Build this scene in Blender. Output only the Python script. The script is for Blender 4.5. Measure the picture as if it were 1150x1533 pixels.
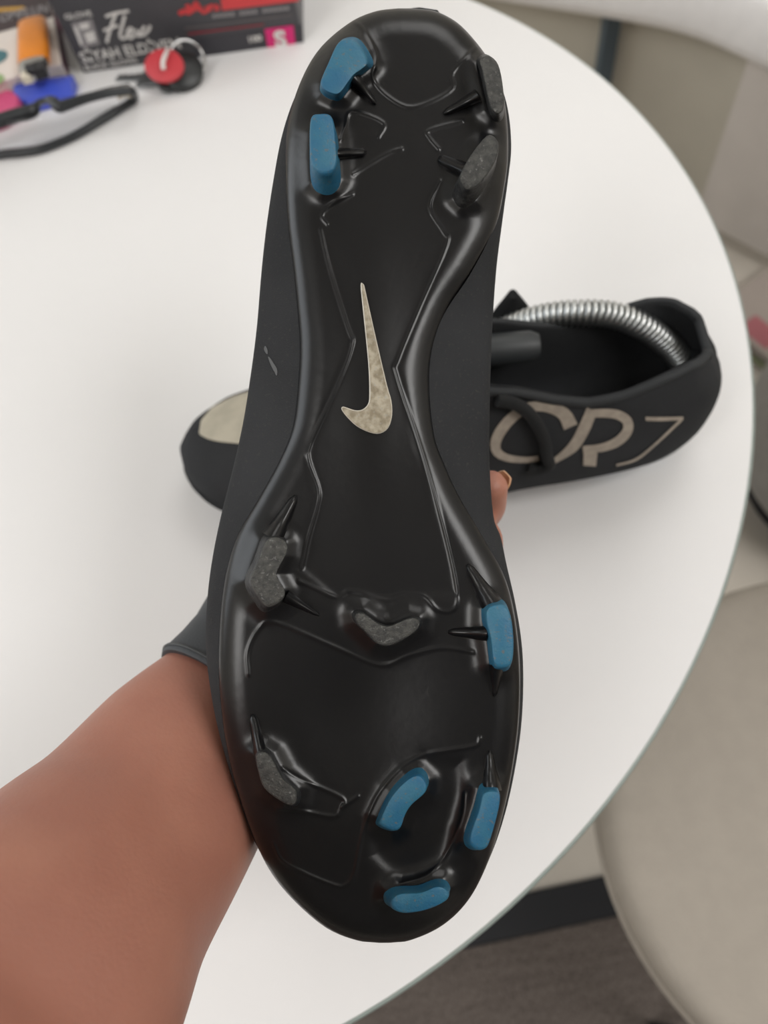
import bpy, bmesh, math, random
import numpy as np
from mathutils import Vector, Matrix
from mathutils.bvhtree import BVHTree
random.seed(7)
rng = np.random.default_rng(7)
for o in list(bpy.data.objects): bpy.data.objects.remove(o, do_unlink=True)
scene = bpy.context.scene
col = scene.collection

# ------------------------------------------------------------------ camera
FPX, PITCH, ROLL, HCAM, ZT = 1150.0, math.radians(64), math.radians(-14), 0.39, 0.74
CX, CY = 575.0, 766.5
_c, _s = math.cos(ROLL), math.sin(ROLL)
FW = np.array([0, math.cos(PITCH), -math.sin(PITCH)])
_U0 = np.array([0, math.sin(PITCH), math.cos(PITCH)]); _R0 = np.array([1.0, 0, 0])
RT = _c * _R0 + _s * _U0
UP = -_s * _R0 + _c * _U0
CAM = np.array([0, 0, ZT + HCAM])
D0 = 0.236                       # distance of the held boot's sole
cam = bpy.data.cameras.new('camera'); cam_o = bpy.data.objects.new('camera', cam); col.objects.link(cam_o)
cam_o.matrix_world = Matrix((( RT[0], UP[0], -FW[0], CAM[0]), (RT[1], UP[1], -FW[1], CAM[1]), (RT[2], UP[2], -FW[2], CAM[2]), (0, 0, 0, 1)))
cam.sensor_fit = 'VERTICAL'; cam.sensor_height = 36.0; cam.sensor_width = 36.0
cam.lens = FPX / 1533.0 * 36.0
cam.clip_start = 0.01
cam.dof.use_dof = True; cam.dof.focus_distance = D0 - 0.004; cam.dof.aperture_fstop = 9.5
scene.camera = cam_o

# ------------------------------------------------------------------ light
world = bpy.data.worlds.new('world'); scene.world = world; world.use_nodes = True
bg = world.node_tree.nodes['Background']
bg.inputs[0].default_value = (0.86, 0.93, 1.0, 1); bg.inputs[1].default_value = 1.2
def area(name, loc, target, sx, sy, power, colr):
    L = bpy.data.lights.new(name, 'AREA'); L.shape = 'RECTANGLE'; L.size = sx; L.size_y = sy; L.energy = power; L.color = colr
    o = bpy.data.objects.new(name, L); col.objects.link(o); o.location = loc
    o.rotation_euler = (Vector(target) - Vector(loc)).to_track_quat('-Z', 'Y').to_euler()
    return o
area('window_daylight', (-2.17, 1.3, 1.62), (0, 1.3, 1.45), 1.9, 1.35, 14, (0.95, 0.98, 1.0))
for _i, (_x, _y, _p) in enumerate(((.9, 1.3, 11), (1.5, -.7, 35), (-1.45, -.8, 27))):
    area('ceiling_fill', (_x, _y, 2.66), (_x, _y, 0), 1.1, 1.1, _p, (1.0, 0.985, 0.965))  # unseen fill panels, the near pair added to brighten the table's near side
scene.view_settings.view_transform = 'Standard'; scene.view_settings.look = 'None'
scene.view_settings.exposure = 0.0; scene.view_settings.gamma = 1.0; scene.view_settings.use_curve_mapping = False

# ------------------------------------------------------------------ helpers
def ray(x, y): return ((x - CX) / FPX) * RT - ((y - CY) / FPX) * UP + FW
def on_z(x, y, z=0.0):                     # world point at height z above the table top
    d = ray(x, y); return CAM + d * ((ZT + z - CAM[2]) / d[2])
def at_d(x, y, dep): return CAM + ray(x, y) * dep
def lin(h):
    h = h.lstrip('#'); v = [int(h[i:i + 2], 16) / 255 for i in (0, 2, 4)]
    return tuple(c / 12.92 if c <= .04045 else ((c + .055) / 1.055) ** 2.4 for c in v) + (1,)
MATS = {}
def mat(name, hexc, rough=.5, metal=0., var=0.0, vscale=30., bump=0., bscale=200., hex2=None, coat=0., spec=.5, sss=0., speck=0.):
    m = bpy.data.materials.new(name); m.use_nodes = True; nt = m.node_tree; b = nt.nodes['Principled BSDF']
    b.inputs['Base Color'].default_value = lin(hexc); b.inputs['Roughness'].default_value = rough; b.inputs['Metallic'].default_value = metal
    b.inputs['Specular IOR Level'].default_value = spec; b.inputs['Coat Weight'].default_value = coat
    tc = nt.nodes.new('ShaderNodeTexCoord')
    last = None
    if var or hex2:
        n = nt.nodes.new('ShaderNodeTexNoise'); n.inputs['Scale'].default_value = vscale; n.inputs['Detail'].default_value = 5
        nt.links.new(tc.outputs['Object'], n.inputs['Vector'])
        r = nt.nodes.new('ShaderNodeValToRGB'); r.color_ramp.elements[0].position = .38; r.color_ramp.elements[1].position = .62
        a = lin(hexc); c2 = lin(hex2) if hex2 else tuple(min(1, x * (1 + var)) for x in a[:3]) + (1,)
        c1 = a if hex2 else tuple(x * (1 - var) for x in a[:3]) + (1,)
        r.color_ramp.elements[0].color = c1; r.color_ramp.elements[1].color = c2
        nt.links.new(n.outputs['Fac'], r.inputs['Fac']); last = r.outputs['Color']
        nt.links.new(last, b.inputs['Base Color'])
    if speck:                               # pale dust / wear flecks
        n = nt.nodes.new('ShaderNodeTexNoise'); n.inputs['Scale'].default_value = 900; n.inputs['Detail'].default_value = 3
        nt.links.new(tc.outputs['Object'], n.inputs['Vector'])
        r = nt.nodes.new('ShaderNodeValToRGB'); r.color_ramp.elements[0].position = .60; r.color_ramp.elements[1].position = .78
        mx = nt.nodes.new('ShaderNodeMix'); mx.data_type = 'RGBA'
        if last: nt.links.new(last, mx.inputs[6])
        else: mx.inputs[6].default_value = lin(hexc)
        mx.inputs[7].default_value = (speck, speck, speck * .95, 1)
        nt.links.new(n.outputs['Fac'], r.inputs['Fac']); nt.links.new(r.outputs['Color'], mx.inputs[0]); nt.links.new(mx.outputs[2], b.inputs['Base Color'])
    if bump:
        n = nt.nodes.new('ShaderNodeTexNoise'); n.inputs['Scale'].default_value = bscale; n.inputs['Detail'].default_value = 4
        nt.links.new(tc.outputs['Object'], n.inputs['Vector'])
        bp = nt.nodes.new('ShaderNodeBump'); bp.inputs['Strength'].default_value = bump; bp.inputs['Distance'].default_value = .001
        nt.links.new(n.outputs['Fac'], bp.inputs['Height']); nt.links.new(bp.outputs['Normal'], b.inputs['Normal'])
    if sss:
        b.inputs['Subsurface Weight'].default_value = sss; b.inputs['Subsurface Radius'].default_value = (.012, .005, .003); b.inputs['Subsurface Scale'].default_value = .5
    MATS[name] = m; return m

M = MATS
mat('table_white', '#e9e8e8', .42, var=.01, vscale=3, spec=.4)
mat('table_edge', '#8f9a95', .4)
mat('steel', '#8d9092', .3, 1.)
mat('plate_black', '#101012', .29, bump=.05, bscale=350, spec=.42, var=.12, vscale=25)
mat('upper_black', '#2f3032', .88, bump=.3, bscale=2200, speck=.045, spec=.25, var=.15, vscale=18)
mat('lining_black', '#141516', .95)
mat('collar_grey', '#2b2d2f', .8)
mat('stud_blue', '#205f80', .5, hex2='#2e6881', vscale=160, bump=.15, bscale=1500, speck=.12)
mat('stud_black', '#232426', .45, hex2='#3a3b3b', vscale=300, bump=.35, bscale=700)
mat('stud_worn', '#343433', .7, hex2='#484845', vscale=600, bump=.5, bscale=1800, speck=.17)
mat('logo_silver', '#b3aa98', .42, .25, hex2='#8a806c', vscale=420, bump=.2, bscale=500, speck=.35)
mat('logo_rim', '#e2dccf', .35, .3)
mat('letter_silver', '#a89d90', .6, .1, var=.1, vscale=200)
mat('toe_silver', '#b5ae9d', .6, .1, var=.08, vscale=90)
mat('spring_steel', '#d5d8d8', .38, 1.)
mat('dark_plastic', '#35383a', .5)
mat('lace_black', '#191a1b', .9, bump=.5, bscale=1200)
mat('skin', '#b07a67', .5, hex2='#a6705f', vscale=28, bump=.12, bscale=700, sss=.25)
mat('nail', '#cfa07c', .3, coat=.3)
mat('band_grey', '#3b3e42', .62, bump=.2, bscale=900)
mat('box_black_hazed', '#444347', .45, var=.06, vscale=20)  # black card greyed, haze and reflection put into its colour
mat('box_bottom', '#38373d', .45)
mat('print_white', '#d9d6d3', .5)
mat('print_grey', '#8b8789', .5)
mat('print_darkgrey', '#5b5658', .5)
mat('print_red', '#cf3f42', .5)
mat('print_redline', '#8f2f3a', .5)
mat('print_pink', '#d42173', .45)
mat('pack_white', '#d8cfc8', .5, var=.03, vscale=40)
mat('pack_brown', '#3d3134', .5)
mat('pack_gold', '#b98d3a', .5)
mat('pack_side', '#4a2336', .5)
mat('pack_magenta', '#9c2a63', .5)
mat('print_teal', '#3f6c74', .5)
mat('print_green', '#8aa66f', .5)
mat('dish_pink', '#c9507b', .45)
mat('lighter_orange', '#d9801c', .28, coat=.4, var=.08, vscale=60)
mat('lighter_black', '#26262a', .4)
mat('chrome', '#c8c8c8', .15, 1.)
mat('blue_plastic', '#3f55c8', .35, coat=.3)
mat('frame_black', '#26292c', .35)
mat('key_red', '#c23a42', .5)
mat('key_black', '#1d2021', .4)
mat('cream', '#ded5c3', .6)
mat('seat_fabric', '#a9a197', .95, var=.02, vscale=60, bump=.6, bscale=400, spec=.2)
mat('sofa_fabric', '#f2efee', .95, var=.015, vscale=60, bump=.5, bscale=400, spec=.2)
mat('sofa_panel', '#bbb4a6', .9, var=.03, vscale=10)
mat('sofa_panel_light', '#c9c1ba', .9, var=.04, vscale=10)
mat('slate_metal', '#48545c', .45)
mat('floor_vinyl', '#c4bcb1', .7, var=.05, vscale=5)
mat('black_strip', '#101117', .6)
mat('pouf_grey', '#8e8b87', .9, var=.05, vscale=40)
mat('mag_red', '#a8646a', .6); mat('mag_green', '#8b9270', .6); mat('mag_paper', '#a59a92', .7)
def carpet_mat():
    m = bpy.data.materials.new('carpet'); m.use_nodes = True; nt = m.node_tree; b = nt.nodes['Principled BSDF']
    b.inputs['Roughness'].default_value = 1; b.inputs['Specular IOR Level'].default_value = .1
    tc = nt.nodes.new('ShaderNodeTexCoord'); mp = nt.nodes.new('ShaderNodeMapping'); mp.inputs['Scale'].default_value = (6, 60, 1)
    nt.links.new(tc.outputs['Object'], mp.inputs['Vector'])
    n1 = nt.nodes.new('ShaderNodeTexNoise'); n1.inputs['Scale'].default_value = 2.0; n1.inputs['Detail'].default_value = 4
    n2 = nt.nodes.new('ShaderNodeTexNoise'); n2.inputs['Scale'].default_value = 260; n2.inputs['Detail'].default_value = 3
    nt.links.new(mp.outputs['Vector'], n1.inputs['Vector']); nt.links.new(tc.outputs['Object'], n2.inputs['Vector'])
    ad = nt.nodes.new('ShaderNodeMath'); ad.operation = 'ADD'; hf_ = nt.nodes.new('ShaderNodeMath'); hf_.operation = 'MULTIPLY_ADD'; hf_.inputs[1].default_value = .35; hf_.inputs[2].default_value = .325; nt.links.new(n1.outputs['Fac'], hf_.inputs[0]); nt.links.new(hf_.outputs[0], ad.inputs[0]); nt.links.new(n2.outputs['Fac'], ad.inputs[1])
    r = nt.nodes.new('ShaderNodeValToRGB'); r.color_ramp.elements[0].position = .7; r.color_ramp.elements[1].position = 1.3
    r.color_ramp.elements[0].color = lin('#4a4340'); r.color_ramp.elements[1].color = lin('#736a64')
    md = nt.nodes.new('ShaderNodeMath'); md.operation = 'MULTIPLY'; md.inputs[1].default_value = .5
    r.color_ramp.elements[0].position = .38; r.color_ramp.elements[1].position = .62
    nt.links.new(ad.outputs[0], md.inputs[0]); nt.links.new(md.outputs[0], r.inputs['Fac']); nt.links.new(r.outputs['Color'], b.inputs['Base Color'])
    bp = nt.nodes.new('ShaderNodeBump'); bp.inputs['Strength'].default_value = .8; bp.inputs['Distance'].default_value = .002
    nt.links.new(md.outputs[0], bp.inputs['Height']); nt.links.new(bp.outputs['Normal'], b.inputs['Normal'])
    M['carpet'] = m
carpet_mat()
def glass_mat():
    m = bpy.data.materials.new('clear_lens'); m.use_nodes = True; b = m.node_tree.nodes['Principled BSDF']
    b.inputs['Base Color'].default_value = (.86, .86, .88, 1); b.inputs['Transmission Weight'].default_value = 1; b.inputs['Roughness'].default_value = .04; b.inputs['IOR'].default_value = 1.25
    M['clear_lens'] = m
glass_mat()

def mesh_obj(name, verts, faces, material, parent=None, smooth=False):
    me = bpy.data.meshes.new(name)
    me.from_pydata([tuple(map(float, v)) for v in verts], [], faces); me.update()
    if smooth: me.polygons.foreach_set('use_smooth', [True] * len(me.polygons))
    me.materials.append(M[material])
    o = bpy.data.objects.new(name, me); col.objects.link(o)
    if parent: o.parent = parent
    return o
def bm_obj(name, bm, material, parent=None, smooth=False):
    bmesh.ops.recalc_face_normals(bm, faces=bm.faces)
    me = bpy.data.meshes.new(name); bm.to_mesh(me); bm.free()
    if smooth: me.polygons.foreach_set('use_smooth', [True] * len(me.polygons))
    me.materials.append(M[material])
    o = bpy.data.objects.new(name, me); col.objects.link(o)
    if parent: o.parent = parent
    return o
def tag(o, label=None, cat=None, group=None, kind=None):
    if label: o['label'] = label
    if cat: o['category'] = cat
    if group: o['group'] = group
    if kind: o['kind'] = kind
    return o
def empty(name, loc=(0, 0, 0), rot=None):
    o = bpy.data.objects.new(name, None); col.objects.link(o); o.empty_display_size = .02
    if rot is not None: o.matrix_world = Matrix.Translation(Vector(loc)) @ rot.to_4x4()
    else: o.location = loc
    return o
def auto(o, ang=40):                      # smooth shading with sharp corners kept
    me = o.data; bm = bmesh.new(); bm.from_mesh(me)
    for e in bm.edges:
        if len(e.link_faces) == 2: e.smooth = e.calc_face_angle(0) < math.radians(ang)
    for f in bm.faces: f.smooth = True
    bm.to_mesh(me); bm.free(); return o
def box_bm(cx, cy, cz, sx, sy, sz, bev=0., seg=2, bm=None):
    bm = bm or bmesh.new()
    r = bmesh.ops.create_cube(bm, size=1, matrix=Matrix.Translation((cx, cy, cz)) @ Matrix.Diagonal((sx, sy, sz, 1)))
    if bev:
        es = list({e for v in r['verts'] for e in v.link_edges})
        bmesh.ops.bevel(bm, geom=es, offset=bev, segments=seg, profile=.5, affect='EDGES')
    return bm
def crom(pts, n=8, closed=False):
    P = np.array(pts, float); N = len(P); out = []
    rngN = N if closed else N - 1
    for i in range(rngN):
        if closed: p0, p1, p2, p3 = P[i - 1], P[i], P[(i + 1) % N], P[(i + 2) % N]
        else:
            p1, p2 = P[i], P[i + 1]; p0 = P[i - 1] if i else 2 * p1 - p2; p3 = P[i + 2] if i + 2 < N else 2 * p2 - p1
        for k in range(n):
            t = k / n
            out.append(.5 * (2 * p1 + (p2 - p0) * t + (2 * p0 - 5 * p1 + 4 * p2 - p3) * t * t + (3 * p1 - p0 - 3 * p2 + p3) * t ** 3))
    if not closed: out.append(P[-1])
    return np.array(out)
def sweep(path, rad, n=10, flat=1.0, caps=True, closed=False, up=None):
    """tube along path (Nx3); rad scalar or list; returns verts, faces"""
    P = np.array(path, float); N = len(P); rad = np.broadcast_to(np.array(rad, float), (N,))
    T = np.gradient(P, axis=0)
    if closed: T = np.roll(P, -1, 0) - np.roll(P, 1, 0)
    T /= np.linalg.norm(T, axis=1)[:, None] + 1e-12
    u = np.array(up if up is not None else (0.13, 0.21, 0.97), float)
    V = []; F = []
    nrm = u - T[0] * (u @ T[0]); nrm /= np.linalg.norm(nrm)
    for i in range(N):
        nrm = nrm - T[i] * (nrm @ T[i]); nrm /= np.linalg.norm(nrm); b = np.cross(T[i], nrm)
        for k in range(n):
            a = 2 * math.pi * k / n; V.append(P[i] + rad[i] * (math.cos(a) * nrm * flat + math.sin(a) * b))
    for i in range(N if closed else N - 1):
        j = (i + 1) % N
        for k in range(n): F.append((i * n + k, i * n + (k + 1) % n, j * n + (k + 1) % n, j * n + k))
    if caps and not closed:
        F.append(tuple(range(n))[::-1]); F.append(tuple(range((N - 1) * n, N * n)))
    return V, F
def tube(name, path, rad, material, parent=None, n=10, **kw):
    V, F = sweep(path, rad, n, **kw); o = mesh_obj(name, V, F, material, parent, True); return auto(o, 60)
def lathe(name, prof, material, parent=None, n=48, loc=(0, 0, 0), ang=35):
    V = []; F = []; K = len(prof)
    for i in range(n):
        a = 2 * math.pi * i / n
        for r_, z in prof: V.append((loc[0] + r_ * math.cos(a), loc[1] + r_ * math.sin(a), loc[2] + z))
    for i in range(n):
        j = (i + 1) % n
        for k in range(K - 1): F.append((i * K + k, j * K + k, j * K + k + 1, i * K + k + 1))
    bm = bmesh.new(); vs = [bm.verts.new(v) for v in V]
    for f in F:
        try: bm.faces.new([vs[q] for q in f])
        except ValueError: pass
    bmesh.ops.remove_doubles(bm, verts=bm.verts, dist=1e-6)
    return auto(bm_obj(name, bm, material, parent), ang)
def loft(name, rings, material, parent=None, ang=50, cap0=True, cap1=True):
    n = len(rings[0]); V = [p for r in rings for p in r]; F = []
    for i in range(len(rings) - 1):
        for k in range(n): F.append((i * n + k, i * n + (k + 1) % n, (i + 1) * n + (k + 1) % n, (i + 1) * n + k))
    if cap0: F.append(tuple(range(n))[::-1])
    if cap1: F.append(tuple(range((len(rings) - 1) * n, len(rings) * n)))
    bm = bmesh.new(); vs = [bm.verts.new(tuple(map(float, v))) for v in V]
    for f in F: bm.faces.new([vs[q] for q in f])
    return auto(bm_obj(name, bm, material, parent), ang)
def dg_mesh(o):
    dg = bpy.context.evaluated_depsgraph_get(); return bpy.data.meshes.new_from_object(o.evaluated_get(dg))

# ------------------------------------------------------------------ the setting
bm = bmesh.new(); box_bm(.05, .425, -.02, 4.7, 4.25, .04, bm=bm)
tag(bm_obj('floor', bm, 'floor_vinyl'), kind='structure')
mat('wall_paint', '#d9d5cd', .9, var=.01, vscale=4); mat('wall_dark', '#6a6763', .9, var=.03, vscale=4); mat('ceiling_white', '#e6e4df', .95)
def slab(name, boxes, material):
    bm = bmesh.new()
    for b in boxes: box_bm((b[0] + b[1]) / 2, (b[2] + b[3]) / 2, (b[4] + b[5]) / 2, b[1] - b[0], b[3] - b[2], b[5] - b[4], bm=bm)
    return tag(bm_obj(name, bm, material), kind='structure')
X0, X1, Y0, Y1, ZC = -2.2, 2.3, -1.6, 2.45, 2.7
slab('wall_front', [(X0 - .1, X1 + .1, Y1, Y1 + .1, 0, ZC)], 'wall_paint')
slab('wall_right', [(X1, X1 + .1, Y0, Y1, 0, ZC)], 'wall_paint')
slab('wall_back', [(X0 - .1, X1 + .1, Y0 - .1, Y0, 0, ZC)], 'wall_dark')  # unseen wall, toned dark so the forefoot sole reflects less light
slab('wall_left', [(X0 - .1, X0, Y0, .3, 0, ZC), (X0 - .1, X0, 2.3, Y1, 0, ZC), (X0 - .1, X0, .3, 2.3, 0, .9), (X0 - .1, X0, .3, 2.3, 2.32, ZC)], 'wall_paint')
slab('window_1', [(X0 - .08, X0 - .03, .3, .35, .9, 2.32), (X0 - .08, X0 - .03, 2.25, 2.3, .9, 2.32), (X0 - .08, X0 - .03, .35, 2.25, .9, .95), (X0 - .08, X0 - .03, .35, 2.25, 2.27, 2.32), (X0 - .08, X0 - .03, 1.28, 1.32, .95, 2.27)], 'ceiling_white')
slab('ceiling', [(X0 - .1, X1 + .1, Y0 - .1, Y1 + .1, ZC, ZC + .05)], 'ceiling_white')
# carpet with its black border strip (traced on the floor plane)
FZ = -ZT
e1, e2 = on_z(714, 1416, FZ), on_z(929, 1370, FZ)
dv = (e2 - e1); dv /= np.linalg.norm(dv); nv = np.array([dv[1], -dv[0], 0])   # nv points to the viewer's side
ee = on_z(860, 1320, FZ); wstrip = abs((ee - e1) @ nv)
rotc = Matrix(((dv[0], -nv[0], 0), (dv[1], -nv[1], 0), (0, 0, 1)))
cp = bm_obj('carpet', box_bm(.1, -.62, .004, 2.6, 1.24, .008), 'carpet'); cp.matrix_world = Matrix.Translation(Vector(e1)) @ rotc.to_4x4()
tag(cp, 'dark grey-brown ribbed carpet on the floor below the table', 'carpet')
st = bm_obj('trim_1', box_bm(.1, wstrip / 2, .006, 2.6, wstrip, .012, .003), 'black_strip'); st.matrix_world = cp.matrix_world.copy()
tag(st, kind='structure')

# ------------------------------------------------------------------ round table
TC = np.array([-.172, .372]); TR = .429
edge_px = np.array([(706, 0), (800, 43), (880, 95), (946, 150), (1004.6, 219), (1044.8, 281), (1077.7, 351), (1103, 424), (1121.5, 504), (1130.6, 559), (1131, 650), (1115, 770), (1091, 876), (1043.5, 987), (978, 1108), (902, 1211), (801.6, 1330), (700.8, 1420), (600, 1486)])
Q = np.array([on_z(x, y)[:2] for x, y in edge_px])
sol = np.linalg.lstsq(np.c_[2 * Q, np.ones(len(Q))], (Q ** 2).sum(1), rcond=None)[0]
TC = sol[:2]; TR = math.sqrt(sol[2] + TC @ TC)
t = tag(empty('round_table', (TC[0], TC[1], 0)), 'white round table with a thin grey edge, boots and boxes on it', 'table')
lathe('table_top', [(0, ZT), (TR - .0018, ZT), (TR - .0018, ZT - .018), (0, ZT - .018)], 'table_white', t, 200)
lathe('edge_band', [(TR - .0017, ZT - .018), (TR - .0017, ZT - .0001), (TR - .0006, ZT - .0003), (TR, ZT - .0012), (TR, ZT - .021), (TR - .002, ZT - .024), (0, ZT - .024), (0, ZT - .0181), (TR - .0017, ZT - .0181)], 'table_edge', t, 200)
lathe('column', [(0, ZT - .0241), (.12, ZT - .0241), (.12, ZT - .034), (.035, ZT - .04), (.035, .03), (0, .03)], 'steel', t, 40)
lathe('foot_plate', [(0, .0305), (.05, .0305), (.2, .014), (.21, .010), (.21, 0), (0, 0)], 'steel', t, 64)

# ------------------------------------------------------------------ chair at the lower right (seat under the table's edge)
SZ = .45
_q = np.array([on_z(x, y, .425 - ZT)[:2] for x, y in [(899, 1226), (919, 1318), (955, 1400), (1006, 1483), (1047, 1529), (1095, 897), (1150, 863)]])
_f = np.linalg.lstsq(np.c_[2 * _q, np.ones(len(_q))], (_q ** 2).sum(1), rcond=None)[0]; sc = _f[:2]; SR_ = math.sqrt(_f[2] + sc @ sc); print('chair', sc, SR_)
t = tag(empty('upholstered_chair', (sc[0], sc[1], 0)), 'beige fabric chair seat at the lower right, partly under the table', 'chair')
def rsq(rx, ry, p, n=64):
    out = []
    for k in range(n):
        a = 2 * math.pi * k / n; c, s = math.cos(a), math.sin(a)
        out.append((rx * abs(c) ** (2 / p) * (1 if c >= 0 else -1), ry * abs(s) ** (2 / p) * (1 if s >= 0 else -1)))
    return np.array(out)
def cushion(name, cx, cy, z0, z1, rx, ry, p, rr, material, parent, crown=.01):
    o = rsq(rx, ry, p); rings = []
    for k in range(7):
        a = math.pi / 2 * k / 6; s = 1 - (rr / min(rx, ry)) * (1 - math.sin(a)); rings.append([(cx + x * s, cy + y * s, z0 + rr * (1 - math.cos(a))) for x, y in o])
    for k in range(7):
        a = math.pi / 2 * k / 6; s = 1 - (rr / min(rx, ry)) * (1 - math.cos(a)); rings.append([(cx + x * s, cy + y * s, z1 - rr * (1 - math.sin(a))) for x, y in o])
    for s2 in (.75, .5, .25, .05): rings.append([(cx + x * s2 * (1 - rr / rx), cy + y * s2 * (1 - rr / rx), z1 + crown * (1 - s2 ** 2)) for x, y in o])
    return loft(name, rings, material, parent, 60)
cushion('seat', 0, 0, SZ - .085, SZ - .008, SR_, SR_, 2.0, .022, 'seat_fabric', t, .008)
V, F = sweep([(x, y, SZ - .046) for x, y in rsq(SR_ + .001, SR_ + .001, 2.0, 96)], .0035, 8, closed=True)
mesh_obj('piping', V, F, 'seat_fabric', t, True)
# curved backrest on the far right side of the seat (outside the frame)
rings = []
for k in range(25):
    a = math.radians(-62 + 124 * k / 24); cx, cy = SR_ * .93 * math.cos(a), SR_ * .93 * math.sin(a); nx, ny = math.cos(a), math.sin(a)
    hh = .30 * (1 - .25 * abs(k - 12) / 12) ; ring = []
    for q in range(16):
        b = 2 * math.pi * q / 16; ring.append((cx + nx * .022 * math.cos(b), cy + ny * .022 * math.cos(b), SZ + .01 + hh / 2 + hh / 2 * (abs(math.sin(b)) ** .5) * (1 if math.sin(b) >= 0 else -1)))
    rings.append(ring)
loft('backrest', rings, 'seat_fabric', t)
for x, y in ((-.13, -.15), (-.13, .15), (.14, -.15), (.14, .15)):
    V, F = sweep([(x, y, SZ - .08), (x * 1.18, y * 1.18, .0085)], [.012, .008], 12); mesh_obj('leg', V, F, 'black_strip', t, True)

# ------------------------------------------------------------------ sofa at the upper right
a0, a1, a2 = [on_z(x, y, .365 - ZT) for x, y in ((730, -8), (1000, 38), (1150, 96))]
edge = crom([a0 + (a0 - a1) * 1.2, a0, a1, a2, a2 + (a2 - a1) * 1.3 + np.array([.02, -.05, 0])], 8)[:, :2]
dirs = np.gradient(edge, axis=0); dirs /= np.linalg.norm(dirs, axis=1)[:, None]
back = np.stack([-dirs[:, 1], dirs[:, 0]], 1)          # points away from the camera
t = tag(empty('bench_sofa', (edge[16][0], edge[16][1], 0)), 'pale fabric bench sofa beyond the table at the upper right', 'sofa')
def W(o): o.matrix_parent_inverse = Matrix.Translation(-t.location); return o
rings = []
for (x, y), b in zip(edge, back):
    ring = []
    for q, (d, z) in enumerate([(.03, .345), (.006, .355), (-.002, .375), (0, .43), (.008, .447), (.03, .455), (.25, .462), (.5, .45), (.5, .345)]):
        ring.append((x + b[0] * d, y + b[1] * d, z))
    rings.append(ring)
W(loft('seat_cushion', rings, 'sofa_fabric', t, 70))
rings = []
for (x, y), b in zip(edge, back):
    rings.append([(x + b[0] * d, y + b[1] * d, z) for d, z in [(.44, .46), (.42, .50), (.43, .80), (.48, .84), (.54, .82), (.56, .46)]])
W(loft('backrest', rings, 'sofa_fabric', t, 70))
# front panels below the seat: one panel recessed, the right one standing proud
corner = on_z(1046, 276, -.30)
def panel(name, pts, dep, material, z0, z1):
    rings = []
    for (x, y), b in pts: rings.append([(x + b[0] * dep, y + b[1] * dep, z0), (x + b[0] * dep, y + b[1] * dep, z1), (x + b[0] * (dep + .03), y + b[1] * (dep + .03), z1), (x + b[0] * (dep + .03), y + b[1] * (dep + .03), z0)])
    return W(loft(name, rings, material, t, 30))
pts = list(zip(edge, back)); ks = int(np.argmin(np.linalg.norm(edge + back * .05 - on_z(1112, 82, .345 - ZT)[:2], axis=1)))
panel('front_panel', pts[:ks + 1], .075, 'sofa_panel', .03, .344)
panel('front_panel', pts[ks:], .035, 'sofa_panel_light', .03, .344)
lp = on_z(906, 14, .345 - ZT)
i0 = int(np.argmin(np.linalg.norm(edge - lp[:2], axis=1)))
lx, ly = edge[i0] + back[i0] * .05
W(bm_obj('leg', box_bm(lx, ly, .172, .028, .02, .343, .003), 'slate_metal', t))
lx, ly = edge[4] + back[4] * .05
W(bm_obj('leg', box_bm(lx, ly, .172, .028, .02, .343, .003), 'slate_metal', t))

# magazines on the floor by the sofa and a grey pouf at the right border
g = on_z(1188, 500, -ZT + .02)
for k, (m_, dx, dy, rz) in enumerate([('mag_green', 0, 0, .45), ('mag_paper', .004, .008, .5), ('mag_paper', .0, .012, .4)]):
    nm = ['green magazine lying lowest in the floor stack by the sofa', 'cream magazine in the middle of the floor stack by the sofa', 'cream magazine with a red block, topmost of the floor stack by the sofa'][k]
    t2 = tag(empty('magazine', (g[0] + dx, g[1] + dy, k * .0122)), nm, 'magazine', 'magazines stacked by the sofa'); t2.rotation_euler.z = rz
    bm_obj('pages', box_bm(0, 0, .006, .16, .21, .010), 'mag_paper', t2)
    bm_obj('cover', box_bm(-.001, 0, .0115, .166, .216, .001), m_, t2)
    if k == 2: bm_obj('red_block', box_bm(-.055, .02, .0122, .04, .06, .0004), 'mag_red', t2)
g = on_z(1165, 640, -ZT + .2)
t = tag(empty('pouf', (g[0] + .15, g[1] - .02, 0)), 'grey fabric pouf on a black base at the right border', 'pouf')
cushion('body', 0, 0, .05, .36, .165, .165, 2.2, .05, 'pouf_grey', t)
lathe('base', [(0, .052), (.13, .052), (.13, 0), (0, 0)], 'black_strip', t, 40)

# ------------------------------------------------------------------ football boots
def loc(px, py, w=0.0): k = (D0 + w) / FPX; return ((px - CX) * k, -(py - CY) * k, w)   # photo trace -> boot frame (u across, v to heel, w from sole to instep)
PL = [(600, 12), (562, 17), (522, 35), (477, 75), (447, 130), (430, 195), (427, 270), (430, 340), (437, 400), (443, 460), (447, 520), (444, 580), (436, 640), (416, 690), (386, 745), (355, 800), (339, 850), (331, 900), (327, 960), (327, 1010), (331, 1060), (338, 1110), (352, 1170), (377, 1245), (402, 1300), (437, 1345), (487, 1388), (535, 1408), (575, 1412)]
PR = [(600, 12), (640, 14), (665, 22), (692, 40), (723, 76), (745, 112), (757, 160), (761, 220), (757, 270), (742, 340), (711, 402), (672, 462), (650, 520), (645, 577), (652, 650), (669, 698), (689, 742), (726, 807), (752, 855), (767, 902), (776, 960), (779, 1020), (776, 1090), (766, 1160), (753, 1220), (733, 1285), (703, 1345), (663, 1385), (613, 1408), (575, 1412)]
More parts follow.
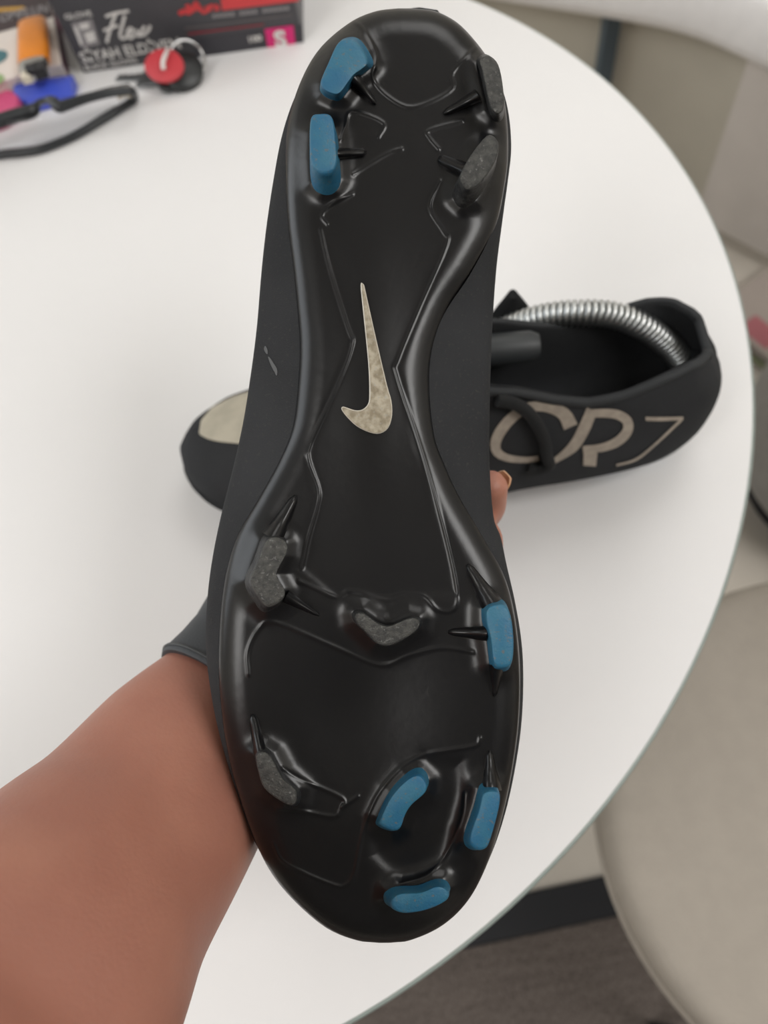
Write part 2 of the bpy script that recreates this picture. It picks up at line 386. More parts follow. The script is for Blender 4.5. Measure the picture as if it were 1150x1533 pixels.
SL = [(600, 9), (560, 15), (520, 34), (475, 74), (445, 130), (425, 195), (411, 270), (400, 340), (392, 410), (385, 490), (376, 560), (365, 630), (350, 700), (332, 775), (318, 850), (311, 920), (311, 980), (320, 1050), (333, 1110), (350, 1170), (375, 1247), (400, 1300), (435, 1346), (485, 1390), (535, 1410), (575, 1414)]
SR = [(600, 9), (655, 12), (692, 38), (724, 75), (747, 112), (759, 160), (763, 220), (758, 270), (750, 330), (742, 400), (738, 470), (735, 540), (733, 620), (733, 700), (738, 775), (748, 803), (757, 850), (768, 900), (778, 960), (781, 1020), (778, 1090), (768, 1160), (755, 1220), (735, 1285), (705, 1346), (665, 1386), (615, 1410), (575, 1414)]
def side(P):
    q = crom(P, 14); y = np.maximum.accumulate(q[:, 1] + np.arange(len(q)) * 1e-6); return lambda yy: np.interp(yy, y, q[:, 0]), q
fPL, qPL = side(PL); fPR, qPR = side(PR); fSL, qSL = side(SL); fSR, qSR = side(SR)
RIDGES = [
 [(480, 344), (495, 409), (522, 495), (528, 512), (513, 559), (466, 661), (462, 687), (477, 730), (476, 755), (461, 807), (452, 850)],
 [(659, 271), (643, 310), (664, 347), (669, 367), (630, 457), (596, 540), (594, 559), (623, 647), (650, 735), (674, 829), (685, 890), (678, 913), (656, 913), (635, 892), (604, 890), (578, 898), (526, 884), (504, 894), (448, 870)],
 [(372, 1010), (371, 975), (387, 942), (413, 932), (509, 972), (570, 996), (613, 981), (661, 970), (709, 976)],
 [(719, 1105), (709, 1117), (639, 1129), (604, 1146), (570, 1183), (550, 1223), (539, 1266), (530, 1310), (517, 1325), (500, 1325), (452, 1305), (422, 1288), (409, 1262)],
 [(696, 1188), (691, 1227), (665, 1283), (639, 1310), (600, 1323)],
 [(525, 30), (543, 42), (562, 77), (563, 95), (558, 115), (574, 139), (609, 160), (643, 153), (678, 132), (678, 108), (713, 70)],
 [(511, 209), (518, 188), (527, 167), (574, 184), (567, 205)],
 [(692, 181), (643, 195), (642, 205), (657, 223)],
 [(602, 223), (580, 230), (529, 261)],
 [(490, 335), (482, 322), (500, 303), (528, 290)],
 [(414, 1210), (450, 1214), (500, 1222), (513, 1208), (536, 1192)],
 [(424, 1150), (450, 1166), (512, 1194), (512, 1208)],
]
B, K, Wn = 'stud_blue', 'stud_black', 'stud_worn'
# traced tip outline, material, tip material, base shift (px), height (m)
STUDS = [
 ([(504, 68), (515, 60), (530, 61), (543, 76), (550, 94), (541, 104), (528, 114), (509, 139), (496, 140), (483, 132), (481, 120), (492, 94)], B, B, (5, 4), .010),
 ([(466, 176), (480, 170), (494, 172), (500, 186), (503, 220), (504, 243), (496, 257), (480, 259), (467, 247), (464, 215)], B, B, (4, 30), .013),
 ([(719, 90), (732, 84), (746, 97), (753, 130), (754, 160), (745, 170), (734, 158), (727, 128), (722, 105)], K, Wn, (-3, 6), .012),
 ([(729, 203), (742, 206), (747, 222), (738, 247), (718, 275), (702, 282), (692, 272), (691, 258), (706, 231)], K, Wn, (-10, 28), .013),
 ([(398, 812), (413, 805), (429, 813), (428, 830), (414, 860), (426, 882), (423, 897), (403, 908), (390, 897), (376, 869), (388, 838)], K, Wn, (-6, 0), .010),
 ([(533, 921), (543, 918), (561, 931), (574, 937), (587, 937), (613, 926), (626, 929), (624, 942), (604, 957), (583, 966), (565, 963), (548, 946), (535, 933)], K, Wn, (0, -4), .008),
 ([(729, 914), (739, 906), (756, 907), (765, 924), (769, 962), (766, 992), (754, 999), (740, 994), (735, 957), (729, 934)], B, B, (-6, -2), .011),
 ([(384, 1134), (393, 1126), (406, 1134), (422, 1164), (443, 1184), (440, 1203), (426, 1202), (397, 1181), (388, 1157)], K, Wn, (2, -5), .010),
 ([(570, 1227), (587, 1192), (611, 1167), (628, 1161), (638, 1173), (636, 1187), (617, 1204), (607, 1219), (600, 1238), (590, 1243), (573, 1237)], B, B, (-2, -6), .010),
 ([(724, 1189), (738, 1184), (748, 1189), (747, 1210), (737, 1248), (729, 1268), (716, 1272), (705, 1264), (705, 1248), (717, 1214)], B, B, (-8, -8), .011),
 ([(588, 1345), (601, 1338), (630, 1336), (652, 1328), (666, 1330), (672, 1341), (664, 1351), (639, 1362), (609, 1367), (592, 1363), (586, 1355)], B, B, (-6, -12), .011),
]
FINS = [((408, 806), (443, 742), 22, 5), ((428, 893), (478, 922), 14, 0), ((736, 906), (700, 845), 22, 5), ((729, 948), (671, 946), 16, 4), ((390, 1128), (378, 1070), 14, 6), ((735, 1184), (733, 1124), 20, 4), ((528, 114), (563, 156), 16, 2), ((500, 230), (549, 228), 12, 6), ((716, 143), (664, 170), 14, 4), ((698, 256), (656, 237), 18, 8), ((744, 996), (740, 1043), 16, 2)]
SWOOSH = [(540.5, 427), (544, 426), (546, 432), (551, 455), (564.5, 515), (579, 577), (585.5, 600), (586.5, 622), (581, 640), (569, 648.5), (554, 647), (535, 638), (520, 624), (512, 613), (513, 609.5), (517, 610), (531.6, 614.7), (543, 613.5), (551.5, 605), (553.6, 590), (552, 544.5), (544.4, 468)]

def seg_dist(X, Y, pts, closed=False):
    d = np.full(X.shape, 1e9); P = list(pts) + ([pts[0]] if closed else [])
    for (x0, y0), (x1, y1) in zip(P[:-1], P[1:]):
        dx, dy = x1 - x0, y1 - y0; L = dx * dx + dy * dy + 1e-9
        t_ = np.clip(((X - x0) * dx + (Y - y0) * dy) / L, 0, 1)
        d = np.minimum(d, (X - x0 - t_ * dx) ** 2 + (Y - y0 - t_ * dy) ** 2)
    return np.sqrt(d)
def inside(X, Y, P):
    r_ = np.zeros(X.shape, bool); n = len(P)
    for i in range(n):
        (x0, y0), (x1, y1) = P[i], P[(i + 1) % n]
        if y0 == y1: continue
        r_ ^= ((y0 > Y) != (y1 > Y)) & (X < (x1 - x0) * (Y - y0) / (y1 - y0) + x0)
    return r_
def ssf(a, b, x): t_ = np.clip((x - a) / (b - a), 0, 1); return t_ * t_ * (3 - 2 * t_)
def sole_height(X, Y, fine=True):           # metres towards the ground side
    out = list(map(tuple, qPL[::3])) + list(map(tuple, qPR[::-3]))
    e = seg_dist(X, Y, out, True)
    R_ = 42.0; q = np.clip(1 - e / R_, 0, 1)
    z = -.0065 * (1 - np.sqrt(np.clip(1 - q ** 2, 0, 1)))
    # arch: shank sits a little deeper, forefoot dished between the studs
    z += -.0035 * np.exp(-((X - 545) / 110) ** 2) * np.exp(-((Y - 1060) / 150) ** 2)
    z += .0020 * np.exp(-((X - 548) / 60) ** 2) * np.exp(-((Y - 540) / 190) ** 2)
    for P, *_r in STUDS:
        sx, sy = _r[2]; Pb = [(x + sx * .8, y + sy * .8) for x, y in P]
        d = seg_dist(X, Y, Pb, True); d[inside(X, Y, Pb)] = 0
        z += .0025 * np.exp(-(d / 17) ** 2)
    for i, Rg in enumerate(RIDGES):
        c = crom(Rg, 4); d = seg_dist(X, Y, [tuple(p) for p in c])
        z += (.00032 if fine else .0003) * np.exp(-(d / 2.6) ** 2)
    # inside of the long shank panel sits a touch lower than the flanges
    hour = [(480, 344), (495, 409), (528, 512), (466, 661), (462, 687), (477, 740), (452, 850), (504, 894), (578, 898), (635, 892), (685, 890), (674, 829), (623, 647), (594, 550), (669, 367), (643, 310)]
    d = seg_dist(X, Y, hour, True); s = np.where(inside(X, Y, hour), d, -d)
    z -= .0007 / (1 + np.exp(-np.clip(s / 3.0, -30, 30))) * ssf(330, 440, Y)
    oval = [(639, 1131), (604, 1148), (572, 1185), (556, 1230), (560, 1280), (600, 1320), (640, 1308), (664, 1282), (689, 1227), (695, 1188), (690, 1140)]
    d = seg_dist(X, Y, oval, True); s = np.where(inside(X, Y, oval), d, -d)
    z -= .0012 / (1 + np.exp(-np.clip(s / 5.0, -30, 30)))
    return z
def make_plate(parent, mx, rows, cols):
    th = np.linspace(0, 1, rows); yy = 12.5 + (1411.5 - 12.5) * (th * .8 + .2 * (1 - np.cos(math.pi * th)) / 2)
    s = np.linspace(0, 1, cols); s = .85 * s + .15 * (1 - np.cos(math.pi * s)) / 2
    xl, xr = fPL(yy), fPR(yy)
    X = xl[:, None] + (xr - xl)[:, None] * s[None]; Y = np.repeat(yy[:, None], cols, 1)
    Z = sole_height(X, Y, cols > 100)
    # skirt
    Xs = np.concatenate([X[:, :1] + 4, X, X[:, -1:] - 4], 1); Ys = np.concatenate([Y[:, :1], Y, Y[:, -1:]], 1)
    Zs = np.concatenate([Z[:, :1] - .004, Z, Z[:, -1:] - .004], 1); n = cols + 2
    k = (D0 - Zs) / FPX
    V = np.stack([mx * (Xs - CX) * k, -(Ys - CY) * k, -Zs], -1).reshape(-1, 3)
    ii = np.arange(rows - 1)[:, None] * n + np.arange(n - 1)[None]
    F = np.stack([ii, ii + n, ii + n + 1, ii + 1], -1).reshape(-1, 4)
    if mx < 0: F = F[:, ::-1]
    return mesh_obj('sole_plate', V.tolist(), F.tolist(), 'plate_black', parent, True)
def make_stud(parent, mx, P, m_, tip, sh, h):
    P = np.array(P, float); c = P.mean(0); Q = crom(P, 4, True)
    base_z = float(sole_height(np.array([c[0] + sh[0]]), np.array([c[1] + sh[1]]), False)[0])
    zt = base_z + h - .0028; rings = []
    for s_, f_, zz in ((1.22, 1.0, base_z - .0045), (1.16, .8, base_z + h * .15 - .002), (1.08, .42, base_z + h * .42 - .0025), (1.04, .15, zt - .0022), (1.015, .05, zt - .0009), (.97, .0, zt - .0002), (.88, 0, zt)):
        k_ = (D0 - zz) / D0
        rings.append([(mx * a[0], a[1], a[2]) for a in (loc(c[0] + (x - c[0]) * s_ + sh[0] * f_, c[1] + (y - c[1]) * s_ + sh[1] * f_, -zz) for x, y in Q)])
    if m_ == tip:
        o = loft('stud', rings, m_, parent, 50)
    else:
        o = loft('stud', rings[:5], m_, parent, 50, cap1=False)
        loft('worn_tip', rings[4:], tip, o, 50, cap0=False)
    o['label'] = 'blue stud' if m_ == B else 'black stud with a scuffed grey tip'
    return o
def make_fin(parent, mx, a, b, w0, w1):
    a, b = np.array(a, float), np.array(b, float); d = b - a; L = np.linalg.norm(d); d /= L; nrm = np.array([-d[1], d[0]]); rings = []
    N = 8
    for i in range(N + 1):
        t_ = i / N; c = a + d * L * t_; w_ = (w0 * (1 - t_) + (w1 + 3) * t_) * .66 * (1 if t_ < .9 else .5); hz = .0036 * (1 - t_) ** .7 + .0006
        zb = float(sole_height(np.array([c[0]]), np.array([c[1]]), False)[0]); 
        rr = []
        for q, zq in ((-1.25, -.0015), (-.95, hz * .35), (-.5, hz * .85), (0, hz), (.5, hz * .85), (.95, hz * .35), (1.25, -.0015)):
            p = loc(c[0] + nrm[0] * w_ * q, c[1] + nrm[1] * w_ * q, -(zb + zq)); rr.append((mx * p[0], p[1], p[2]))
        rings.append(rr)
    return loft('rib', rings, 'plate_black', parent, 75)
HT = [(0, .062), (.02, .071), (.06, .074), (.12, .073), (.2, .068), (.26, .067), (.32, .073), (.38, .082), (.44, .088), (.52, .079), (.6, .064), (.7, .049), (.8, .041), (.88, .035), (.94, .030), (.975, .026), (.99, .023), (1, .020)]
VH, VT = .1659, -.1384
def ssf(a, b, x): t_ = np.clip((x - a) / (b - a), 0, 1); return t_ * t_ * (3 - 2 * t_)
def make_upper(parent, mx, rows=210):
    th = np.linspace(0, 1, rows); tt = .35 * th + .65 * (1 - np.cos(math.pi * th)) / 2
    tt[1:4] = tt[4] * np.array([.04, .16, .5]); tt[-4:-1] = 1 - (1 - tt[-5]) * np.array([.5, .16, .04])
    V = []; Lft = []; Rgt = []; top = []
    for t_ in tt:
        v = VH + (VT - VH) * t_; h = float(np.interp(t_, *np.array(HT).T)); w1 = min(.016, .5 * h)
        k1 = (D0 + w1) / FPX; py1 = CY - v / k1; k0 = D0 / FPX; py0 = np.clip(CY - v / k0, 13, 1411)
        uL, uR = (float(fSL(py1)) - CX) * k1, (float(fSR(py1)) - CX) * k1
        aL, aR = (float(fPL(py0)) + 5 - CX) * k0, (float(fPR(py0)) - 5 - CX) * k0
        aL = max(aL, uL + .001); aR = min(aR, uR - .001)
        if aL > aR: aL = aR = (aL + aR) / 2
        xc = (uL + uR) / 2; hf = (uR - uL) / 2
        op = float(ssf(.008, .03, t_) * (1 - ssf(.40, .47, t_)))
        L_ = lambda a, b: a + (b - a) * op
        cn = .12 * float(ssf(.2, .42, t_)); heel = float(1 - ssf(.0, .25, t_))                                  # heel counter stands steeper
        halfpts = [(None, .004), (None, w1 * .55), (1.0, w1), (.90 + .02 * heel, .5 * h), (L_(.74, .76), L_(.80, .80) * h), (L_(.42, .64 - cn), L_(.97, 1.0) * h), (L_(.22, .57 - cn), L_(1.0, .97) * h), (L_(.10, .50 - cn), L_(1.01, .35) * h)]
        full = []
        for i, (q, w) in enumerate(halfpts): full.append((aL if i == 0 else (aL * .3 + uL * .7) if i == 1 else xc - hf * q, w))
        full.append((xc, L_(1.012, .25) * h))
        for i in range(len(halfpts) - 1, -1, -1):
            q, w = halfpts[i]; full.append((aR if i == 0 else (aR * .3 + uR * .7) if i == 1 else xc + hf * q, w))
        v *= .986 if v < 0 else .992
        pr = crom(full, 5); hl = float(1 - ssf(0, .22, t_))
        tl = float(ssf(.86, 1, t_)); lean = lambda b: v + tl * .0085 * max(0, 1 - b / (.55 * h)) - hl * (.013 * max(0, (b / h - .5) / .5) ** 2 + .011 * max(0, (.45 - b / h) / .45) ** 2)
        V += [(mx * a, lean(b), b) for a, b in pr]
        Lft.append((mx * (xc - hf * halfpts[5][0]), lean(halfpts[5][1]), halfpts[5][1])); Rgt.append((mx * (xc + hf * halfpts[5][0]), lean(halfpts[5][1]), halfpts[5][1])); top.append((mx * xc, v, 1.012 * h))
    n = len(pr); F = []
    for i in range(rows - 1):
        for k in range(n - 1):
            q = (i * n + k, i * n + k + 1, (i + 1) * n + k + 1, (i + 1) * n + k); F.append(q if mx > 0 else q[::-1])
    F.append(tuple(range(n))[::-1] if mx > 0 else tuple(range(n))); e0 = (rows - 1) * n; F.append(tuple(range(e0, e0 + n)) if mx > 0 else tuple(range(e0, e0 + n))[::-1])
    o = mesh_obj('upper', V, F, 'upper_black', parent, True)
    sel = [i for i, t_ in enumerate(tt) if .014 < t_ < .445]
    path = [Lft[i] for i in sel[::-1]] + [Rgt[i] for i in sel]
    path = crom(np.array(path)[::2], 3)
    cl = tube('collar', path, .0024, 'collar_grey', parent, 10)
    return o, tt, Lft, Rgt, top
def make_laces(parent, mx, tt, Lft, Rgt, top):
    for j, t0 in enumerate((.50, .55, .60, .65, .70)):
        i = int(np.argmin(abs(tt - t0))); k = int(np.argmin(abs(tt - t0 - .025)))
        a, b, c = np.array(Lft[i]), np.array(top[i]), np.array(Rgt[k])
        a = b + (a - b) * .8; c = b + (c - b) * .8
        tube('lace', crom([a + [0, 0, .001], (a + b) / 2 + [0, 0, .003], b + [0, 0, .003], (b + c) / 2 + [0, 0, .003], c + [0, 0, .001]], 4), .0028, 'lace_black', parent, 8)
def boot_parts(root, mx, rows, cols):
    pl = make_plate(root, mx, rows, cols)
    for P, m_, tip, sh, h in STUDS: make_stud(root, mx, P, m_, tip, sh, h)
    for a, b, w0, w1 in FINS: make_fin(root, mx, a, b, w0, w1)
    up = make_upper(root, mx)
    make_laces(root, mx, *up[1:])
    return up

# --- the held boot
Rm = Matrix(((RT[0], UP[0], FW[0]), (RT[1], UP[1], FW[1]), (RT[2], UP[2], FW[2])))     # u, v, w -> world (left-handed: w = viewing direction)
ctr = CAM + FW * D0
# an Empty cannot carry a mirrored frame cleanly, so the parts are built with w reversed below
root = tag(empty('football_boot', ctr, Matrix(((RT[0], UP[0], -FW[0]), (RT[1], UP[1], -FW[1]), (RT[2], UP[2], -FW[2])))), 'black football boot held up, its studded sole with blue studs facing us', 'boot', 'pair of black football boots')
before = set(bpy.data.objects)
boot_parts(root, 1, 620, 280)
# tick-shaped metal emblem let into the shank
def emblem(parent, mx):
    Q = crom(SWOOSH, 3, True); c = Q.mean(0)
    z0 = float(sole_height(np.array([555.]), np.array([540.]), False)[0])
    nn = np.roll(Q, -1, 0) - np.roll(Q, 1, 0); nn /= np.linalg.norm(nn, axis=1)[:, None]; nrm = np.stack([nn[:, 1], -nn[:, 0]], 1)
    if ((Q - c) * nrm).sum() < 0: nrm = -nrm
    def ring(off, z): return [(mx * p[0], p[1], p[2]) for p in (loc(x + a * off, y + b * off, -z) for (x, y), (a, b) in zip(Q, nrm))]
    rim = loft('emblem_rim', [ring(.6, z0 - .001), ring(.6, z0 + .0006), ring(-1.0, z0 + .0010)], 'logo_rim', parent, 30, cap0=False, cap1=False)
    em = loft('emblem', [ring(-.2, z0 - .001), ring(-.2, z0 + .00088)], 'logo_silver', parent, 30, cap0=False)
    bm = bmesh.new(); bm.from_mesh(em.data); bmesh.ops.triangulate(bm, faces=[f for f in bm.faces if len(f.verts) > 4]); bm.to_mesh(em.data); bm.free()
    em['label'] = 'worn silver tick-shaped emblem'
    rim.parent = em
emblem(root, 1)
# heel pull tab at the very top
V = [loc(x, y, w) for x, y, w in [(602, 14, .020), (628, 11, .020), (655, 15, .020), (658, 19, .020), (630, 15, .020), (602, 17, .020), (602, 14, .05), (628, 11, .05), (655, 15, .05), (658, 19, .05), (630, 15, .05), (602, 17, .05)]]
mesh_obj('heel_tab', V, [(0, 1, 2, 3, 4, 5), (11, 10, 9, 8, 7, 6)] + [(i, (i + 1) % 6, 6 + (i + 1) % 6, 6 + i) for i in range(6)], 'collar_grey', root)
new = [o for o in bpy.data.objects if o not in before]
flip = Matrix.Diagonal((1, 1, -1, 1))
for o in new:
    if o.type == 'MESH':
        o.data.transform(flip); o.data.flip_normals()

# pale scuffs on the side of the held upper
uo = [o for o in new if o.name.startswith('upper')][0]; MH = Matrix.Translation(Vector(ctr)) @ Matrix(((RT[0], UP[0], -FW[0]), (RT[1], UP[1], -FW[1]), (RT[2], UP[2], -FW[2]))).to_4x4()
bvh_h = BVHTree.FromPolygons([MH @ v.co for v in uo.data.vertices], [tuple(p.vertices) for p in uo.data.polygons])
mat('scuff', '#5d5e60', .9)
for pts in ([(397, 518), (398, 524), (400, 530)], [(402, 534), (407, 544), (411, 556)], [(406, 540), (412, 552), (414, 562)]):
    c = crom(pts, 5); V = []; F = []
    for i_, (x, y) in enumerate(c):
        w = 2.2 * math.sin(math.pi * (i_ + .6) / (len(c) + .2)) + .3
        for sx in (-w, w):
            d = Vector(ray(x + sx, y)).normalized(); h = bvh_h.ray_cast(Vector(CAM), d); V.append(MH.inverted() @ (h[0] - d * .0003))
    F = [(2 * i_, 2 * i_ + 1, 2 * i_ + 3, 2 * i_ + 2) for i_ in range(len(c) - 1)]
    mesh_obj('scuff_mark', V, F, 'scuff', root)
# --- the boot on the table
AB = math.radians(-10.3); BS = .965
va = Vector((math.cos(AB), math.sin(AB), 0)); wa = Vector((0, 0, 1)); ua = va.cross(wa)
def lowest():
    return max(float(sole_height(np.array([np.mean([p[0] for p in P]) + sh[0]]), np.array([np.mean([p[1] for p in P]) + sh[1]]), False)[0]) + h - .0028 for P, a, b, sh, h in STUDS)
toe_w = Vector((.0300, .2228, 0)) - Vector((math.cos(math.radians(-5.57)), math.sin(math.radians(-5.57)), 0)) * .1385 + Vector((.004, .008, 0))
org = toe_w + va * .1385 * BS; org.z = ZT + (lowest() + .0002) * BS
root2 = tag(empty('football_boot'), 'black football boot standing on the table, silver lettering and a spring inside', 'boot', 'pair of black football boots')
MW = Matrix.Translation(org) @ Matrix((ua, va, wa)).transposed().to_4x4() @ Matrix.Scale(BS, 4)
root2.matrix_world = MW
up2, tt, Lf, Rg, tp = boot_parts(root2, -1, 200, 80)
bvh = BVHTree.FromPolygons([MW @ v.co for v in up2.data.vertices], [tuple(p.vertices) for p in up2.data.polygons])
MWi = MW.inverted()
def hit(x, y, off):
    d = Vector(ray(x, y)).normalized(); h = bvh.ray_cast(Vector(CAM), d)
    if h[0] is None: return None
    n = h[1] if h[1].dot(d) < 0 else -h[1]
    return MWi @ (h[0] + n * off)
def surf_strip(name, A, Bq, material, nx=24, ny=4, off=.0006):
    """skin laid on the upper between two traced lines"""
    def res(P, n):
        P = np.array(P, float); s = np.r_[0, np.cumsum(np.linalg.norm(np.diff(P, axis=0), axis=1))]; q = np.linspace(0, s[-1], n + 1); return np.stack([np.interp(q, s, P[:, k]) for k in (0, 1)], 1)
    a, b = res(A, nx), res(Bq, nx); V = []; ok = []
    for i in range(nx + 1):
        for j in range(ny + 1):
            x, y = a[i] + (b[i] - a[i]) * j / ny; p = hit(x, y, off); ok.append(p is not None); V.append(p or Vector((0, 0, 0)))
    F = []
    for i in range(nx):
        for j in range(ny):
            q = (i * (ny + 1) + j, i * (ny + 1) + j + 1, (i + 1) * (ny + 1) + j + 1, (i + 1) * (ny + 1) + j)
            if all(ok[k] for k in q): F.append(q)
    return V, F
def stroke(pts, wid):
    c = crom(pts, 6); w = np.interp(np.linspace(0, 1, len(c)), np.linspace(0, 1, len(wid)), wid) / 2
    T = np.gradient(c, axis=0); T /= np.linalg.norm(T, axis=1)[:, None]; n = np.stack([-T[:, 1], T[:, 0]], 1)
    return c + n * w[:, None], c - n * w[:, None]
def letter(name, strokes, material, label):
    e = None
    for k, (pts, wid) in enumerate(strokes):
        a, b = stroke(pts, wid); v, f_ = surf_strip(name, a, b, material, 30, 3, .0007 + .00008 * k)
        o = mesh_obj(name if e is None else 'letter_stroke', v, f_, material, e or root2, True)
        if e is None: e = o; o['label'] = label
    return e
LETTERS = True
if LETTERS:
    letter('letter', [([(854, 638), (845, 620), (829, 611), (806, 607), (782, 612.5), (759, 631), (743, 655), (743, 674), (759, 684), (786, 687), (806, 685)], [22, 20, 17, 15, 15, 16, 16, 14, 11, 9, 8])], 'letter_silver', 'silver letter C')
    letter('letter', [([(886, 612), (873, 642), (857, 668), (828, 690)], [17, 18, 16, 7]), ([(880, 618), (905, 617), (926, 620), (939, 630), (938, 645), (923, 660), (899, 669), (872, 671)], [12, 13, 14, 15, 15, 14, 12, 10]), ([(884, 668), (882, 696)], [21, 19])], 'letter_silver', 'silver letter R')
    letter('letter', [([(966, 625.5), (990, 626), (1022, 625)], [6, 6, 5]), ([(1019, 627), (982, 662), (952, 686), (922, 695)], [4.5, 3.5, 3.5, 3])], 'letter_silver', 'thin silver digit 7')
    V, F = surf_strip('toe', [(299, 648), (302, 630), (318, 611), (348, 595), (390, 582), (440, 575)], [(301, 652), (312, 658), (330, 662), (360, 665), (400, 664), (440, 660)], 'toe_silver', 30, 10)
    o = mesh_obj('emblem', V, F, 'toe_silver', root2, True); o['label'] = 'large pale silver emblem on the toe'
# lace end hanging over the letters, and tongue tip
lp = [hit(x, y, .003) for x, y in [(742, 596), (765, 600), (785, 612), (802, 632), (813, 655), (816, 676)]]
lp = [p for p in lp if p is not None]
if len(lp) > 3:
    end = lp[-1]; out = (lp[-1] - Vector((0, lp[-1].y, lp[-1].z))).normalized()
    lp += [end + Vector((0, .0015, -.006)) + out * .002, end + Vector((0, -.004, -.0095)) + out * .002, end + Vector((0, -.009, -.008)) + out * .001]
    tube('lace_end', crom([tuple(p) for p in lp], 6), .0032, 'lace_black', root2, 8)
def wl(p): return MWi @ Vector(p)
def tongue():
    # padded flap rising from the throat on the far side of the opening
    rings = []
    for k in range(9):
        q = k / 8; c = Vector(on_z(762 + 6 * q, 508 - 68 * q, .058 + .026 * q)); hw_ = .0165 * (1 - .86 * q ** 1.6)
        rings.append([tuple(MWi @ (c + va * hw_ * math.cos(a) + ua * .003 * math.sin(a))) for a in [2 * math.pi * n / 20 for n in range(20)]])
    return loft('tongue', rings, 'lining_black', root2, 60)
tongue()

# --- spring shoe tree in the table boot
def boot_world(u, v, w): return MW @ Vector((u, v, w))
st_ = tag(empty('shoe_tree', tuple(boot_world(0, .05, .03))), 'silver coiled spring shoe tree arched inside the table boot', 'shoe tree')
s0 = np.array(boot_world(0, .01, .045)); 
def ond(px, py, z): return on_z(px, py, z)
path = crom([ond(700, 520, .060), ond(760, 492, .072), ond(815, 474, .081), ond(870, 468, .084), ond(920, 472, .081), ond(965, 490, .073), ond(1000, 515, .060), ond(1022, 540, .046)], 30)
s = np.r_[0, np.cumsum(np.linalg.norm(np.diff(path, axis=0), axis=1))]; pitch = .0030; turns = s[-1] / pitch
q = np.linspace(0, s[-1], int(turns * 16)); C3 = np.stack([np.interp(q, s, path[:, k]) for k in range(3)], 1)
T = np.gradient(C3, axis=0); T /= np.linalg.norm(T, axis=1)[:, None]; sidev = np.cross(T, [0, 0, 1]); sidev /= np.linalg.norm(sidev, axis=1)[:, None]; nv2 = np.cross(sidev, T)
an = q / pitch * 2 * math.pi; hx = C3 + .0054 * (np.cos(an)[:, None] * sidev + np.sin(an)[:, None] * nv2)
inv = Vector(st_.location)
V, F = sweep(hx - np.array(inv), .00135, 6); mesh_obj('spring', V, F, 'spring_steel', st_, True)
tube('core', path - np.array(inv), .0042, 'steel', st_, 12)
e_ = path[-1] - np.array(inv); d_ = path[-1] - path[-4]; d_ /= np.linalg.norm(d_)
tube('heel_knob', [e_ - d_ * .004, e_ + d_ * .004, e_ + d_ * .012, e_ + d_ * .016], [.007, .011, .011, .006], 'dark_plastic', st_, 20)
e_ = ond(757, 522, .086) - np.array(inv); ax = np.array(-va)
tube('toe_block', [e_ - ax * .016, e_ - ax * .012, e_ + ax * .01, e_ + ax * .05, e_ + ax * .075], [.0055, .0075, .008, .008, .007], 'dark_plastic', st_, 24)

